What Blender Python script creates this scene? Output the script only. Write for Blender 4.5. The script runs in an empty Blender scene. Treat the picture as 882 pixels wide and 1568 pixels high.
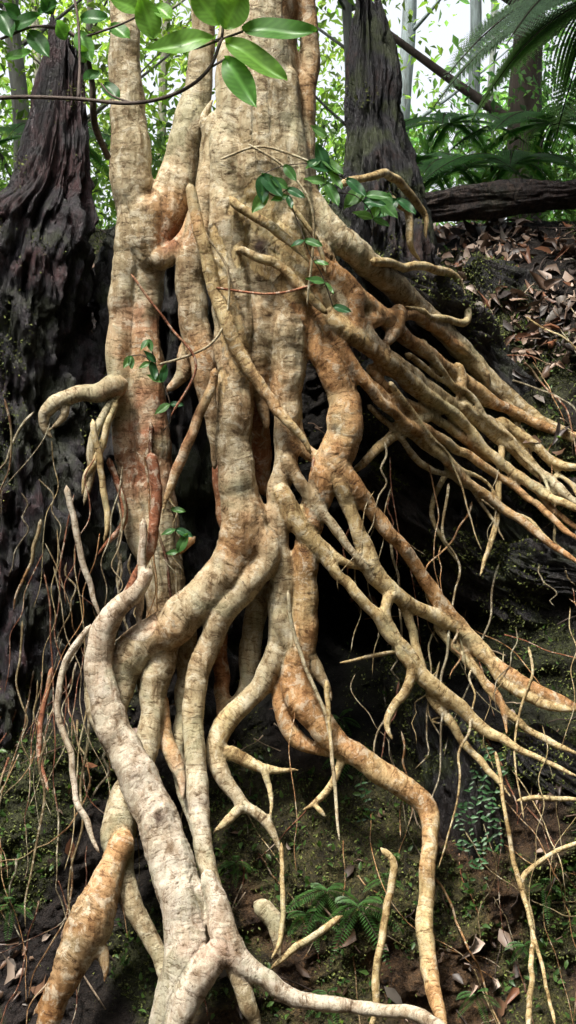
import bpy, math, random
import numpy as np
from mathutils import Vector, kdtree
random.seed(7); rng=np.random.default_rng(7)
S=4.5/1568.0; CAMD=6.0; CZ=2.25
scene=bpy.context.scene
SUN_AZ=math.radians(216); SUN_EL=math.radians(62)
SUND=np.array([math.sin(SUN_AZ)*math.cos(SUN_EL),math.cos(SUN_AZ)*math.cos(SUN_EL),math.sin(SUN_EL)])
# ------------------------------------------------------------ noise
_perm=np.random.default_rng(3).permutation(256); _perm=np.concatenate([_perm,_perm,_perm])
_g=np.random.default_rng(4).normal(size=(256,3)); _g/=np.linalg.norm(_g,axis=1)[:,None]
def perlin(x,y,z):
    x,y,z=[np.asarray(a,float) for a in np.broadcast_arrays(x,y,z)]
    xi=np.floor(x).astype(int);yi=np.floor(y).astype(int);zi=np.floor(z).astype(int)
    xf=x-xi;yf=y-yi;zf=z-zi
    f=lambda t:t*t*t*(t*(t*6-15)+10)
    u,v,w=f(xf),f(yf),f(zf)
    def h(a,b,c):
        i=_perm[_perm[_perm[(xi+a)&255]+((yi+b)&255)]+((zi+c)&255)]
        g=_g[i]
        return g[...,0]*(xf-a)+g[...,1]*(yf-b)+g[...,2]*(zf-c)
    l=lambda a,b,t:a+(b-a)*t
    return 1.5*l(l(l(h(0,0,0),h(1,0,0),u),l(h(0,1,0),h(1,1,0),u),v),l(l(h(0,0,1),h(1,0,1),u),l(h(0,1,1),h(1,1,1),u),v),w)
def fbm(x,y,z,o=4):
    s=0;a=1.0
    for i in range(o):
        s=s+a*perlin(x*2**i+i*7.3,y*2**i+3.1*i,z*2**i-5.7*i); a*=.5
    return s
def ridge(x,y,z,o=4):
    s=0;a=1.0
    for i in range(o):
        s=s+a*(.35-np.abs(perlin(x*2**i+i*7.3,y*2**i+3.1*i,z*2**i-5.7*i))); a*=.5
    return s
def sst(a,b,x):
    t=np.clip((np.asarray(x,float)-a)/(b-a),0,1); return t*t*(3-2*t)
# ------------------------------------------------------------ bank
BZ=[-0.3,0.15,0.8,1.3,2.0,2.8,3.4,3.95]; BY=[-0.95,-0.2,0.1,0.35,0.7,1.05,1.45,2.2]
def Bsm(x,z):
    x=np.asarray(x,float); z=np.asarray(z,float)
    b=np.interp(z,BZ,BY)
    b=b-0.22*sst(0.6,1.5,x)*sst(0.2,1.5,z)
    return b
def B(x,z):
    x=np.asarray(x,float); z=np.asarray(z,float)
    b=Bsm(x,z)
    b=b+1.2*np.exp(-((x-.4)/.5)**2-((z-1.65)/.5)**2)+0.5*np.exp(-((x+.3)/.4)**2-((z-2.1)/.9)**2)+0.35*np.exp(-((x+1.)/.4)**2-((z-2.3)/.6)**2)
    f=1-sst(3.3,3.9,z)*.85
    b=b+f*(0.15*fbm(x*1.3,z*1.3,2.2,3)-0.16*ridge(x*1.1+z*.9,z*3.2-x*1.2,7.7,5)+0.03*fbm(x*9,z*9,1.,3))
    b=b+0.016*perlin(x*30,z*30,3.)
    return b
def px2w(px,py,d):
    k=(CAMD+d)/CAMD
    return ((px-441)*S*k,d,CZ+(784-py)*S*k)
def Ddef(px,py):
    x=(px-441)*S; z=CZ+(784-py)*S
    T=-0.45*float(1-sst(0,1.7,z))
    w=float(sst(520,860,px))
    b=float(Bsm(x*1.1,CZ+(z-CZ)*1.1))-0.16
    return T*(1-w)+b*w
def mossmask(x,z):
    c=np.exp(-((x-.2)/.8)**2-((z-1.9)/.7)**2)
    m=sst(-.05,.25,fbm(x*1.7+4,z*1.7,9.,3)+.35*np.exp(-((x-1.25)/.35)**2-((z-2.9)/.4)**2)+.4*np.exp(-((x-.45)/.7)**2-((z-.5)/.4)**2)+.35*np.exp(-((x+1.3)/.35)**2-((z-.6)/.6)**2)+.3*np.exp(-((x-1.2)/.35)**2-((z-1.2)/.6)**2))
    return np.clip(m*(1-1.3*c),0,1)
# ------------------------------------------------------------ mesh helpers
def make_mesh(name,V,F,mat=None,col=None,smooth=True,extra=None):
    me=bpy.data.meshes.new(name)
    V=np.asarray(V,dtype=np.float64)
    me.from_pydata(V.tolist(),[],F if isinstance(F,list) else F.tolist())
    if col is not None:
        a=me.attributes.new('Col','FLOAT_COLOR','POINT'); c=np.ones((len(V),4),dtype=np.float32); c[:,:3]=col
        a.data.foreach_set('color',c.ravel())
    if extra:
        for k,v in extra.items():
            a=me.attributes.new(k,'FLOAT','POINT'); a.data.foreach_set('value',np.asarray(v,dtype=np.float32))
    if smooth: me.polygons.foreach_set('use_smooth',[True]*len(me.polygons))
    me.update()
    o=bpy.data.objects.new(name,me); scene.collection.objects.link(o)
    if mat: me.materials.append(mat)
    return o
def empty(name,loc=(0,0,0)):
    e=bpy.data.objects.new(name,None); scene.collection.objects.link(e); e.location=loc; return e
def catmull(P,step):
    P=np.asarray(P,float); n=len(P)
    if n==2: P=np.array([P[0],(P[0]+P[1])/2,P[1]]); n=3
    Q=np.vstack([2*P[0]-P[1],P,2*P[-1]-P[-2]]); out=[]
    for i in range(n-1):
        p0,p1,p2,p3=Q[i:i+4]
        L=np.linalg.norm((p2-p1)[:3]); m=max(2,int(L/step))
        t=np.linspace(0,1,m,endpoint=False)[:,None]
        out.append(.5*((2*p1)+(-p0+p2)*t+(2*p0-5*p1+4*p2-p3)*t*t+(-p0+3*p1-3*p2+p3)*t**3))
    out.append(P[-1:]); return np.vstack(out)
def tube(C,R,n,seed=0,rough=0.1,wood=False):
    C=np.asarray(C);m=len(C)
    T=np.gradient(C,axis=0); T/=np.linalg.norm(T,axis=1)[:,None]+1e-9
    N=np.zeros_like(C); a=np.array([0,-1,0.]) if abs(T[0][1])<.9 else np.array([1.,0,0])
    for i in range(m):
        a=a-T[i]*np.dot(a,T[i]); a/=np.linalg.norm(a)+1e-9; N[i]=a
    Bn=np.cross(T,N)
    th=np.linspace(0,2*np.pi,n,endpoint=False)
    P=C[:,None,:]+0*th[None,:,None]
    d=np.cos(th)[None,:,None]*N[:,None,:]+np.sin(th)[None,:,None]*Bn[:,None,:]
    rr=R[:,None]*np.ones((1,n))
    if wood:
        s=np.concatenate([[0],np.cumsum(np.linalg.norm(np.diff(C,axis=0),axis=1))])[:,None]
        ca,sa_=np.cos(th)[None,:],np.sin(th)[None,:]
        rr=rr*(1+.35*fbm(ca*1.3+seed,sa_*1.3,s*1.5,3)+.34*ridge(ca*3+seed,sa_*3,s*1.8,4)+.10*fbm(ca*12,sa_*12,s*10,3)-.16*sst(.1,.2,perlin(ca*4+seed,sa_*4,s*6)))
    elif rough:
        f=1/(np.mean(R)*3.0)
        q=C[:,None,:]+d*R[:,None,None]
        rr=rr*(1+rough*fbm(q[...,0]*f+seed,q[...,1]*f,q[...,2]*f,2))
    V=(P+d*rr[...,None]).reshape(-1,3)
    i=np.arange(m-1)[:,None]*n; j=np.arange(n)[None,:]; j2=(j+1)%n
    F=np.stack([i+j,i+j2,i+n+j2,i+n+j],-1).reshape(-1,4).tolist()
    F.append(list(range(n))[::-1]); F.append([(m-1)*n+k for k in range(n)])
    return V,F
# ------------------------------------------------------------ materials
class NT:
    def __init__(s,name):
        s.m=bpy.data.materials.new(name); s.m.use_nodes=True; s.t=s.m.node_tree; s.t.nodes.clear()
        s.out=s.n('ShaderNodeOutputMaterial'); s.b=s.n('ShaderNodeBsdfPrincipled'); s.l(s.b.outputs[0],s.out.inputs[0])
    def n(s,t,**k):
        o=s.t.nodes.new(t)
        for a,b in k.items(): setattr(o,a,b)
        return o
    def l(s,a,b): s.t.links.new(a,b)
    def noise(s,vec,scale,detail=4,rough=.6,dist=0):
        o=s.n('ShaderNodeTexNoise'); o.inputs['Scale'].default_value=scale;o.inputs['Detail'].default_value=detail;o.inputs['Roughness'].default_value=rough;o.inputs['Distortion'].default_value=dist
        if vec is not None: s.l(vec,o.inputs['Vector'])
        return o.outputs['Fac']
    def ramp(s,fac,stops):
        o=s.n('ShaderNodeValToRGB'); s.l(fac,o.inputs[0]); e=o.color_ramp.elements
        while len(e)<len(stops): e.new(.5)
        for i,(p,c) in enumerate(stops):
            e[i].position=p; e[i].color=(c,c,c,1) if not hasattr(c,'__len__') else (*c,1)
        return o.outputs[0]
    def mix(s,fac,a,b,mode='MIX'):
        o=s.n('ShaderNodeMix',data_type='RGBA',blend_type=mode)
        for v,i in ((fac,0),(a,6),(b,7)):
            if hasattr(v,'links'): s.l(v,o.inputs[i])
            elif i==0: o.inputs[0].default_value=v
            else: o.inputs[i].default_value=(*v,1)
        return o.outputs[2]
    def math(s,op,a,b=0.):
        o=s.n('ShaderNodeMath',operation=op)
        for v,i in ((a,0),(b,1)):
            if hasattr(v,'links'): s.l(v,o.inputs[i])
            else: o.inputs[i].default_value=v
        return o.outputs[0]
    def attr(s,n): return s.n('ShaderNodeAttribute',attribute_name=n)
    def pos(s): return s.n('ShaderNodeTexCoord').outputs['Object']
    def scale(s,v,sc):
        o=s.n('ShaderNodeMapping'); s.l(v,o.inputs[0]); o.inputs['Scale'].default_value=sc; return o.outputs[0]
    def bump(s,h,strength,dist,prev=None):
        o=s.n('ShaderNodeBump'); o.inputs['Strength'].default_value=strength;o.inputs['Distance'].default_value=dist
        s.l(h,o.inputs['Height'])
        if prev: s.l(prev,o.inputs['Normal'])
        return o.outputs[0]
def bark_mat():
    s=NT('fig_bark'); p=s.pos(); col=s.attr('Col').outputs['Color']; al=s.attr('along').outputs['Fac']
    big=s.noise(p,3.2,3,.65,.6); med=s.noise(p,17,4,.75,.6); fine=s.noise(p,80,3,.75)
    a2=s.math('ADD',al,s.math('ADD',s.math('MULTIPLY',big,.10),s.math('MULTIPLY',med,.02)))
    sx=s.n('ShaderNodeSeparateXYZ'); s.l(p,sx.inputs[0])
    c=s.n('ShaderNodeCombineXYZ'); s.l(s.math('MULTIPLY',sx.outputs[0],14.),c.inputs[0]); s.l(s.math('MULTIPLY',sx.outputs[1],14.),c.inputs[1]); s.l(s.math('MULTIPLY',a2,125.),c.inputs[2])
    rings=s.noise(c.outputs[0],1.,3,.7)
    ringl=s.ramp(rings,[(.37,0.),(.45,1.)])
    c3=s.n('ShaderNodeCombineXYZ'); s.l(s.math('MULTIPLY',sx.outputs[0],34.),c3.inputs[0]); s.l(s.math('MULTIPLY',sx.outputs[1],34.),c3.inputs[1]); s.l(s.math('MULTIPLY',al,3.5),c3.inputs[2])
    streak=s.noise(c3.outputs[0],1.,3,.6,.3)
    k=s.mix(s.ramp(big,[(.40,0.),(.58,1.)]),s.mix(1.,col,(.60,.56,.49),'MULTIPLY'),col)
    k=s.mix(s.math('MULTIPLY',s.ramp(streak,[(.48,0.),(.62,1.)]),.45),k,s.mix(1.,k,(.52,.38,.24),'MULTIPLY'))
    k=s.mix(s.math('MULTIPLY',s.ramp(med,[(.52,0.),(.60,1.)]),.42),k,(.64,.60,.47))
    k=s.mix(s.math('MULTIPLY',s.ramp(med,[(.37,1.),(.46,0.)]),.75),k,s.mix(1.,k,(.34,.25,.16),'MULTIPLY'))
    k=s.mix(s.math('MULTIPLY',s.ramp(big,[(.55,0.),(.65,1.)]),.5),k,(.21,.22,.13))
    k=s.mix(s.math('MULTIPLY',s.math('MULTIPLY',s.math('SUBTRACT',1.,ringl),s.ramp(med,[(.4,1.),(.58,.4)])),.8),k,s.mix(1.,k,(.28,.20,.13),'MULTIPLY'))
    k=s.mix(s.ramp(fine,[(.62,0.),(.70,.8)]),k,(.08,.055,.04))
    k=s.mix(s.ramp(fine,[(.32,.7),(.47,0.)]),k,s.mix(1.,k,(.5,.43,.36),'MULTIPLY'))
    s.l(k,s.b.inputs['Base Color']); s.b.inputs['Roughness'].default_value=.68; s.b.inputs['Specular IOR Level'].default_value=.28
    b=s.bump(ringl,.6,.004); b=s.bump(med,.6,.010,b); b=s.bump(streak,.7,.010,b); b=s.bump(fine,.8,.003,b); s.l(b,s.b.inputs['Normal'])
    return s.m
def char_mat(name,c1,c2,c3,mossy=.4):
    s=NT(name); p=s.pos(); q=s.scale(p,(11,11,1.8))
    a=s.noise(q,2.2,6,.72,.5); b=s.noise(p,3,4,.65); f=s.noise(s.scale(p,(1,1,.4)),60,4,.75)
    k=s.mix(s.ramp(a,[(.42,0.),(.60,1.)]),c1,c2)
    k=s.mix(s.ramp(b,[(.50,0.),(.60,.75)]),k,c3)
    k=s.mix(s.ramp(f,[(.42,.8),(.52,0.)]),k,(.006,.005,.006))
    k=s.mix(s.ramp(f,[(.60,0.),(.70,.5)]),k,(.10,.09,.10))
    k=s.mix(s.math('MULTIPLY',s.ramp(b,[(.40,1.),(.48,0.)]),mossy),k,(.05,.065,.02))
    s.l(k,s.b.inputs['Base Color']); s.b.inputs['Roughness'].default_value=.5
    n=s.bump(a,1.,.06); n=s.bump(f,.9,.012,n); s.l(n,s.b.inputs['Normal']); return s.m
def ground_mat():
    s=NT('forest_soil'); p=s.pos(); z=s.attr('Col').outputs['Color']
    med=s.noise(p,10,5,.72,.4); f=s.noise(p,60,4,.78)
    k=s.mix(s.ramp(med,[(.38,0.),(.60,1.)]),s.mix(1.,z,(.25,.22,.22),'MULTIPLY'),z)
    k=s.mix(s.ramp(f,[(.56,0.),(.66,.7)]),k,s.mix(1.,z,(2.6,2.4,2.1),'MULTIPLY'))
    k=s.mix(s.ramp(f,[(.36,.8),(.46,0.)]),k,(.004,.004,.003))
    s.l(k,s.b.inputs['Base Color']); s.b.inputs['Roughness'].default_value=.75; s.b.inputs['Specular IOR Level'].default_value=.3
    n=s.bump(med,1.,.07); n=s.bump(f,1.,.018,n); s.l(n,s.b.inputs['Normal']); return s.m
def leaf_mat(name,trans=.45,rough=.45,nz=True):
    s=NT(name); col=s.attr('Col').outputs['Color']
    k=col
    if nz:
        p=s.pos(); k=s.mix(s.math('MULTIPLY',s.noise(p,25,2),.6),col,s.mix(1.,col,(.55,.6,.5),'MULTIPLY'))
    s.l(k,s.b.inputs['Base Color']); s.b.inputs['Roughness'].default_value=rough
    if trans:
        t=s.n('ShaderNodeBsdfTranslucent'); s.l(s.mix(1.,k,(1.3,1.35,.6),'MULTIPLY'),t.inputs[0])
        m=s.n('ShaderNodeMixShader'); m.inputs[0].default_value=trans; s.l(s.b.outputs[0],m.inputs[1]); s.l(t.outputs[0],m.inputs[2]); s.l(m.outputs[0],s.out.inputs[0])
    return s.m
def simple_bark(name):
    s=NT(name); col=s.attr('Col').outputs['Color']; p=s.pos()
    a=s.noise(s.scale(p,(6,6,1)),3,4,.7)
    k=s.mix(s.ramp(a,[(.35,0.),(.65,1.)]),s.mix(1.,col,(.4,.38,.36),'MULTIPLY'),col)
    s.l(k,s.b.inputs['Base Color']); s.b.inputs['Roughness'].default_value=.8
    s.l(s.bump(a,.8,.02),s.b.inputs['Normal']); return s.m
M_bark=bark_mat(); M_ground=ground_mat(); M_leaf=leaf_mat('green_leaf',.5,.38); M_far=leaf_mat('forest_leaf',.55,.5,False); M_can=leaf_mat('shade_canopy_leaf',0,.6,False)
M_dead=leaf_mat('dead_leaf',0,.5); M_moss=leaf_mat('moss_green',0,.8,False); M_sb=simple_bark('thin_bark')
M_char=char_mat('charred_wood',(.005,.005,.008),(.030,.023,.030),(.055,.016,.016),.35)
M_char2=char_mat('rotten_wood',(.008,.009,.013),(.04,.04,.046),(.06,.024,.014),.8)
M_host=char_mat('host_wood',(.003,.003,.0035),(.014,.012,.013),(.020,.012,.009),.5)
M_log=char_mat('log_bark',(.014,.010,.009),(.12,.085,.065),(.05,.03,.025),.2)
# ------------------------------------------------------------ fig tree paths
G,O,R_,W,Y,K_=0,1,2,3,4,5
KC=np.array([(.455,.395,.26),(.50,.285,.125),(.37,.15,.08),(.58,.52,.43),(.565,.45,.235),(.07,.04,.025)])
P=[]
def add(kind,off,*pts): P.append((kind,off,pts))
# main trunk
add(G,.12,(402,-120,56),(400,0,58),(396,100,64),(398,200,72),(406,300,76),(412,400,66),(415,480,52),(412,540,44))
add(G,.0,(352,60,14),(350,160,20),(348,230,28),(354,300,31),(352,400,30),(358,500,30),(358,600,27),(358,680,26),(364,750,30),(376,810,34),(350,870,32),(300,925,30),(245,970,31),(200,1005,29),(190,1045,22),(186,1100,17),(196,1150,14))
add(G,.05,(392,60,16),(396,200,24),(400,340,34),(404,450,34),(398,540,28),(402,610,18),(408,660,12))
add(R_,.20,(385,540,22),(392,640,22),(398,700,20),(405,760,20))
add(G,.02,(440,100,14),(444,220,22),(450,330,30),(450,420,34),(448,500,32),(440,570,26),(438,640,20),(434,720,17),(424,790,17),(432,880,17),(434,960,15),(470,1010,13),(497,1045,10),(508,1080,6))
add(O,.10,(470,-60,12),(472,20,13),(474,90,15),(470,150,15),(466,210,20),(470,280,26),(478,350,28))
add(O,.14,(455,10,10),(452,40,10))
add(G,.24,(312,-120,19),(311,0,18),(308,100,19),(293,190,26),(273,270,30),(250,335,34),(228,400,29),(222,480,24),(226,560,26),(230,640,28),(234,710,28),(240,780,30),(248,860,33),(252,930,34),(240,1000,32),(230,1060,24))
add(G,-.02,(378,800,25),(410,850,21),(385,890,20),(345,935,20),(318,990,18),(300,1050,17),(296,1130,16),(302,1220,17),(312,1300,19),(330,1380,22),(345,1440,25))
# right of trunk, orange
add(O,.02,(462,410,20),(478,500,22),(506,560,23),(526,610,24),(528,650,27),(512,700,28),(495,740,23),(475,800,20),(468,880,19),(464,970,20),(455,1040,23),(470,1085,25),(510,1130,20),(560,1165,18),(610,1200,18),(648,1228,17),(658,1255,14),(655,1330,12),(651,1420,13),(660,1500,15),(684,1600,18))
add(G,.05,(450,545,14),(446,620,13),(460,680,16),(490,705,20))
add(O,.0,(505,690,22),(545,750,15),(590,810,11),(635,865,10),(675,925,12),(720,978,12),(760,1020,10),(820,1055,9),(900,1090,5))
add(Y,-.02,(424,740,12),(455,800,16),(500,860,10),(545,910,9),(590,962,10),(625,1005,11),(655,1048,14),(700,1080,11),(745,1118,9),(800,1150,6),(900,1195,3))
add(Y,.0,(515,720,17),(540,790,11),(568,865,16),(600,902,13),(645,935,11),(700,960,11),(745,1000,10),(772,1045,9),(832,1078,8),(900,1090,6))
add(Y,-.03,(598,900,11),(592,940,8),(610,985,8),(632,1030,9),(606,1078,7),(594,1115,7),(602,1140,5))
add(Y,.02,(603,905,10),(632,965,7),(642,1010,8),(655,1048,10))
add(G,-.02,(440,690,10),(458,735,10),(500,790,8),(545,852,8),(575,880,10))
add(Y,.0,(470,815,10),(520,855,7),(575,882,8))
add(Y,.02,(655,1050,9),(700,1120,7),(740,1170,6),(790,1225,4))
add(O,.05,(690,950,8),(720,1010,7),(765,1075,6),(775,1130,5))
add(Y,.05,(660,955,7),(730,1030,6),(790,1100,6),(850,1140,6),(900,1160,5))
add(Y,.06,(770,1020,8),(800,1050,8),(830,1085,7))
# upper right fan
add(G,.06,(440,270,22),(488,330,24),(528,375,22),(580,418,20),(630,462,18),(680,508,16),(722,552,15),(762,592,12),(820,640,9),(900,680,7))
add(G,.04,(450,350,28),(480,395,28),(512,450,22),(545,500,20),(582,540,16),(632,575,12),(685,612,10),(745,655,10),(800,700,9),(850,745,8),(905,790,6))
add(O,.02,(460,380,24),(498,415,22),(556,458,15),(602,500,13),(652,540,11),(705,578,11),(755,612,9),(815,645,8),(900,672,7))
add(Y,.0,(490,480,14),(530,505,15),(590,548,12),(640,590,10),(700,640,8),(755,695,8),(810,745,7),(870,775,6),(920,800,4))
add(O,.0,(455,455,18),(515,520,12),(560,588,9),(612,640,8),(662,682,8),(712,732,7),(765,775,7),(830,822,6),(900,872,5))
add(O,.03,(500,500,10),(540,560,9),(600,618,8),(660,662,8),(720,700,7),(785,745,6),(900,840,5))
add(O,.06,(560,560,8),(600,600,8),(665,640,7),(735,690,7),(800,730,7),(860,790,5),(920,830,4))
add(Y,.08,(684,622,9),(622,650,9),(582,685,8),(545,718,7),(525,740,6))
add(O,.0,(560,490,14),(620,480,10),(660,500,9),(720,545,8),(750,580,9))
add(G,.03,(620,455,12),(640,470,12),(695,520,13),(732,562,13),(748,590,12))
add(O,.0,(545,440,12),(545,480,13),(540,510,14))
add(O,.0,(612,465,12),(606,500,12),(590,530,11))
add(O,.0,(698,555,10),(705,585,10),(700,610,8))
add(Y,.02,(760,640,8),(790,660,8),(840,700,8),(872,715,8),(920,715,7))
add(Y,.05,(770,600,8),(800,620,8),(850,660,7),(920,690,7))
for (x0,y0) in [(620,560),(660,600),(700,600),(590,590),(640,530),(720,640),(680,690),(560,600),(600,650),(740,600),(560,540),(650,560)]:
    L=random.uniform(200,330); a=math.radians(random.uniform(30,50)); q=[]
    for t in np.linspace(0,1,7):
        q.append((x0+L*t*math.cos(a)+random.gauss(0,3),y0+L*t*math.sin(a)+random.gauss(0,6)+18*math.sin(t*4+x0),random.uniform(4.5,7)*(1-.5*t)))
    add(random.choice([O,Y,Y,G]),random.uniform(-.03,.08),*q)
# left trunk
add(G,.22,(186,-120,18),(188,0,20),(192,80,24),(195,160,26),(198,250,31),(205,320,30),(198,400,24),(187,470,20),(185,560,20),(187,650,18),(192,740,19),(205,820,22),(230,880,26))
add(G,.18,(218,300,24),(225,360,26),(228,420,26))
add(G,.14,(228,405,20),(262,388,16),(292,350,14),(310,290,12),(318,220,11),(312,180,9),(330,150,7))
add(G,.10,(330,170,13),(322,260,15),(308,330,20),(296,390,22),(293,450,22),(300,510,24),(312,560,22),(318,600,16),(325,660,12),(330,720,10))
add(G,.16,(295,520,18),(278,575,12),(255,600,12))
add(R_,.28,(330,540,18),(345,620,20),(338,700,17),(345,780,18),(350,850,18))
add(Y,-.10,(290,280,8),(300,330,10),(318,400,11),(340,480,11),(365,540,11),(400,590,9),(430,635,9),(458,668,9),(480,700,9))
add(Y,-.08,(330,560,7),(322,600,8),(300,650,8),(272,715,8),(246,790,5))
add(W,-.05,(218,790,6),(217,870,7),(216,975,9))
add(R_,-.0,(228,690,9),(240,760,9),(226,850,8),(182,925,9),(160,955,12))
add(G,.12,(195,585,22),(155,600,16),(112,606,12),(72,625,11),(66,655,9),(84,672,5))
add(G,.12,(100,608,10),(95,640,6),(75,660,5))
# big pale root
add(W,-.10,(232,870,8),(210,905,12),(182,930,15),(160,960,19),(153,1010,21),(158,1060,23),(180,1130,26),(214,1200,29),(244,1262,32),(265,1330,36),(283,1400,40),(285,1470,44),(262,1550,51),(240,1640,58))
add(G,.02,(262,930,24),(246,1000,26),(236,1070,20),(226,1140,19),(195,1220,24),(182,1290,24),(192,1360,22),(215,1410,22),(245,1460,24),(255,1510,26))
add(G,.0,(165,960,15),(145,1010,12),(138,1060,12),(150,1110,11),(175,1150,13),(235,1210,16),(262,1270,20))
add(O,-.05,(195,1270,20),(175,1320,20),(155,1365,26),(132,1430,34),(105,1480,26),(80,1550,24),(50,1620,28))
add(O,-.05,(120,1450,20),(95,1490,10),(70,1530,8),(50,1560,6))
add(O,-.05,(150,1440,16),(162,1480,7),(160,1510,4))
add(W,-.16,(318,1330,10),(332,1390,18),(350,1450,23),(400,1495,15),(460,1530,13),(560,1542,11),(640,1556,11),(720,1600,12))
add(W,-.18,(345,1440,22),(300,1510,22),(262,1590,26))
add(G,-.15,(352,1460,16),(375,1525,14),(398,1590,12))
add(O,.05,(245,1060,14),(250,1110,12),(262,1150,12),(275,1192,10),(280,1230,6))
add(G,.12,(285,950,18),(285,1020,14),(280,1090,12),(272,1150,12),(285,1230,10),(300,1290,8))
add(R_,.15,(330,930,13),(338,1020,12),(340,1090,12),(330,1150,10))
# lower centre
add(G,.05,(425,880,15),(428,950,17),(420,1010,17),(388,1060,16),(350,1105,17),(328,1145,15),(338,1182,14),(370,1225,10),(408,1262,9),(436,1312,6))
add(Y,.04,(340,1145,13),(385,1168,9),(425,1182,6),(462,1180,4)); add(Y,.04,(398,1172,7),(414,1210,5),(416,1260,4))
add(Y,.04,(376,1228,9),(345,1262,7),(325,1280,5))
add(G,.15,(405,880,18),(388,960,17),(378,1040,15),(350,1100,14))
add(O,.08,(455,1010,18),(432,1070,14),(440,1110,14),(475,1145,13),(530,1160,13))
add(Y,.03,(525,1150,7),(522,1175,7),(490,1225,6),(458,1243,5)); add(Y,.02,(482,1232,5),(502,1254,4))
add(G,.05,(388,1382,9),(405,1392,14),(422,1412,14),(424,1440,11),(428,1470,6))
# front diagonal grafts
add(Y,-.12,(350,300,7),(365,316,8),(385,328,8),(415,348,8),(452,380,8),(475,405,6)); add(Y,-.10,(360,380,7),(375,386,7),(400,396,8),(430,408,8),(468,445,9),(505,482,10))
FINE=[]
def thin(kind,off,*pts): FINE.append((kind,off,pts))
thin(Y,.1,(520,285,6),(555,272,6),(592,268,7),(622,290,7),(648,325,6),(655,365,5)); thin(Y,.1,(596,300,6),(622,325,6),(628,370,6),(645,402,5))
thin(Y,-.05,(570,400,7),(600,405,7),(660,412,7),(700,430,7),(712,465,6),(714,492,6),(690,492,6),(620,468,5))
thin(Y,.05,(768,655,6),(765,720,5),(758,800,5),(736,882,3)); thin(Y,.1,(520,1015,2),(570,1005,3),(622,996,4))
thin(G,.1,(185,600,6),(148,660,7),(136,735,6),(128,775,3)); thin(Y,.05,(140,640,5),(155,725,5),(165,790,5),(158,832,3))
thin(Y,.1,(180,610,5),(150,700,6),(132,730,5),(126,760,3)); thin(W,-.05,(100,742,5),(116,815,5),(136,890,5),(152,945,6))
thin(W,-.1,(140,955,4),(105,1005,5),(88,1080,5),(108,1150,5),(120,1230,5),(155,1305,6))
thin(Y,-.02,(583,1298,5),(602,1325,6),(590,1400,6),(578,1470,6),(568,1590,8))
thin(Y,-.02,(525,1402,5),(470,1440,6),(412,1482,7)); thin(Y,.0,(905,1285,4),(835,1312,4),(800,1352,5),(815,1420,4),(808,1590,5))
thin(Y,.0,(790,1225,4),(840,1222,4),(905,1225,4)); thin(G,-.1,(440,905,3),(455,990,3),(500,1100,3),(512,1200,3),(520,1290,2))
thin(Y,-.1,(500,1040,5),(505,1120,3),(510,1180,3)); thin(Y,-.05,(430,1290,3),(432,1360,4),(430,1440,4),(415,1470,3)); thin(Y,-.0,(760,1150,3),(775,1250,3),(790,1330,4),(830,1480,3),(850,1568,3))
thin(O,.06,(300,820,6),(285,835,7),(270,850,8)); thin(R_,.15,(165,700,5),(190,790,5),(150,850,4))
thin(Y,.2,(725,600,5),(700,690,5),(660,780,4),(700,860,3)); thin(R_,.05,(82,1020,4),(66,1080,4),(60,1150,4),(75,1215,3))
thin(Y,-.1,(440,310,4),(480,360,4),(500,420,4)); thin(R_,-.0,(480,700,3),(475,760,3),(440,800,3))
thin(G,-.13,(335,245,2),(400,225,2),(485,250,2)); thin(R_,-.12,(330,440,2),(410,450,2),(490,435,2)); thin(G,-.14,(380,220,2),(440,260,2),(480,330,2),(470,470,2))
thin(R_,-.13,(200,420,2),(260,500,2),(300,560,2),(260,640,2)); thin(G,-.12,(240,560,2),(330,520,2),(350,420,2),(300,340,2))
for i in range(40):
    px=random.uniform(10,260); py=random.uniform(600,1180); L=random.uniform(120,380); q=[]; dx=random.gauss(-10,45); ph=random.random()*6; r0=random.choice([1,1,1.2,1.5,2,2.6,3.4])
    for t in np.linspace(0,1,8): q.append((px+dx*t+16*math.sin(ph+4*t)*t+random.gauss(0,5),py+L*t,r0*(1-.5*t)))
    thin(random.choice([Y,R_,G,G,O]),random.uniform(-.05,.2),*q)
for i in range(42):
    px=random.uniform(430,880); py=random.uniform(620,1150); L=random.uniform(60,300); q=[]; dx=random.gauss(0,50); ph=random.random()*6; r0=random.choice([1,1,1.2,1.5,2,2.4])
    for t in np.linspace(0,1,8): q.append((px+dx*t+14*math.sin(ph+4*t)*t+random.gauss(0,5),py+L*t,r0*(1-.5*t)))
    thin(random.choice([Y,Y,R_,G,O]),random.uniform(-.05,.15),*q)
Vs=[];Fs=[];off=0
samples=[];sk=[];sa=[];sr=[]
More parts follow.
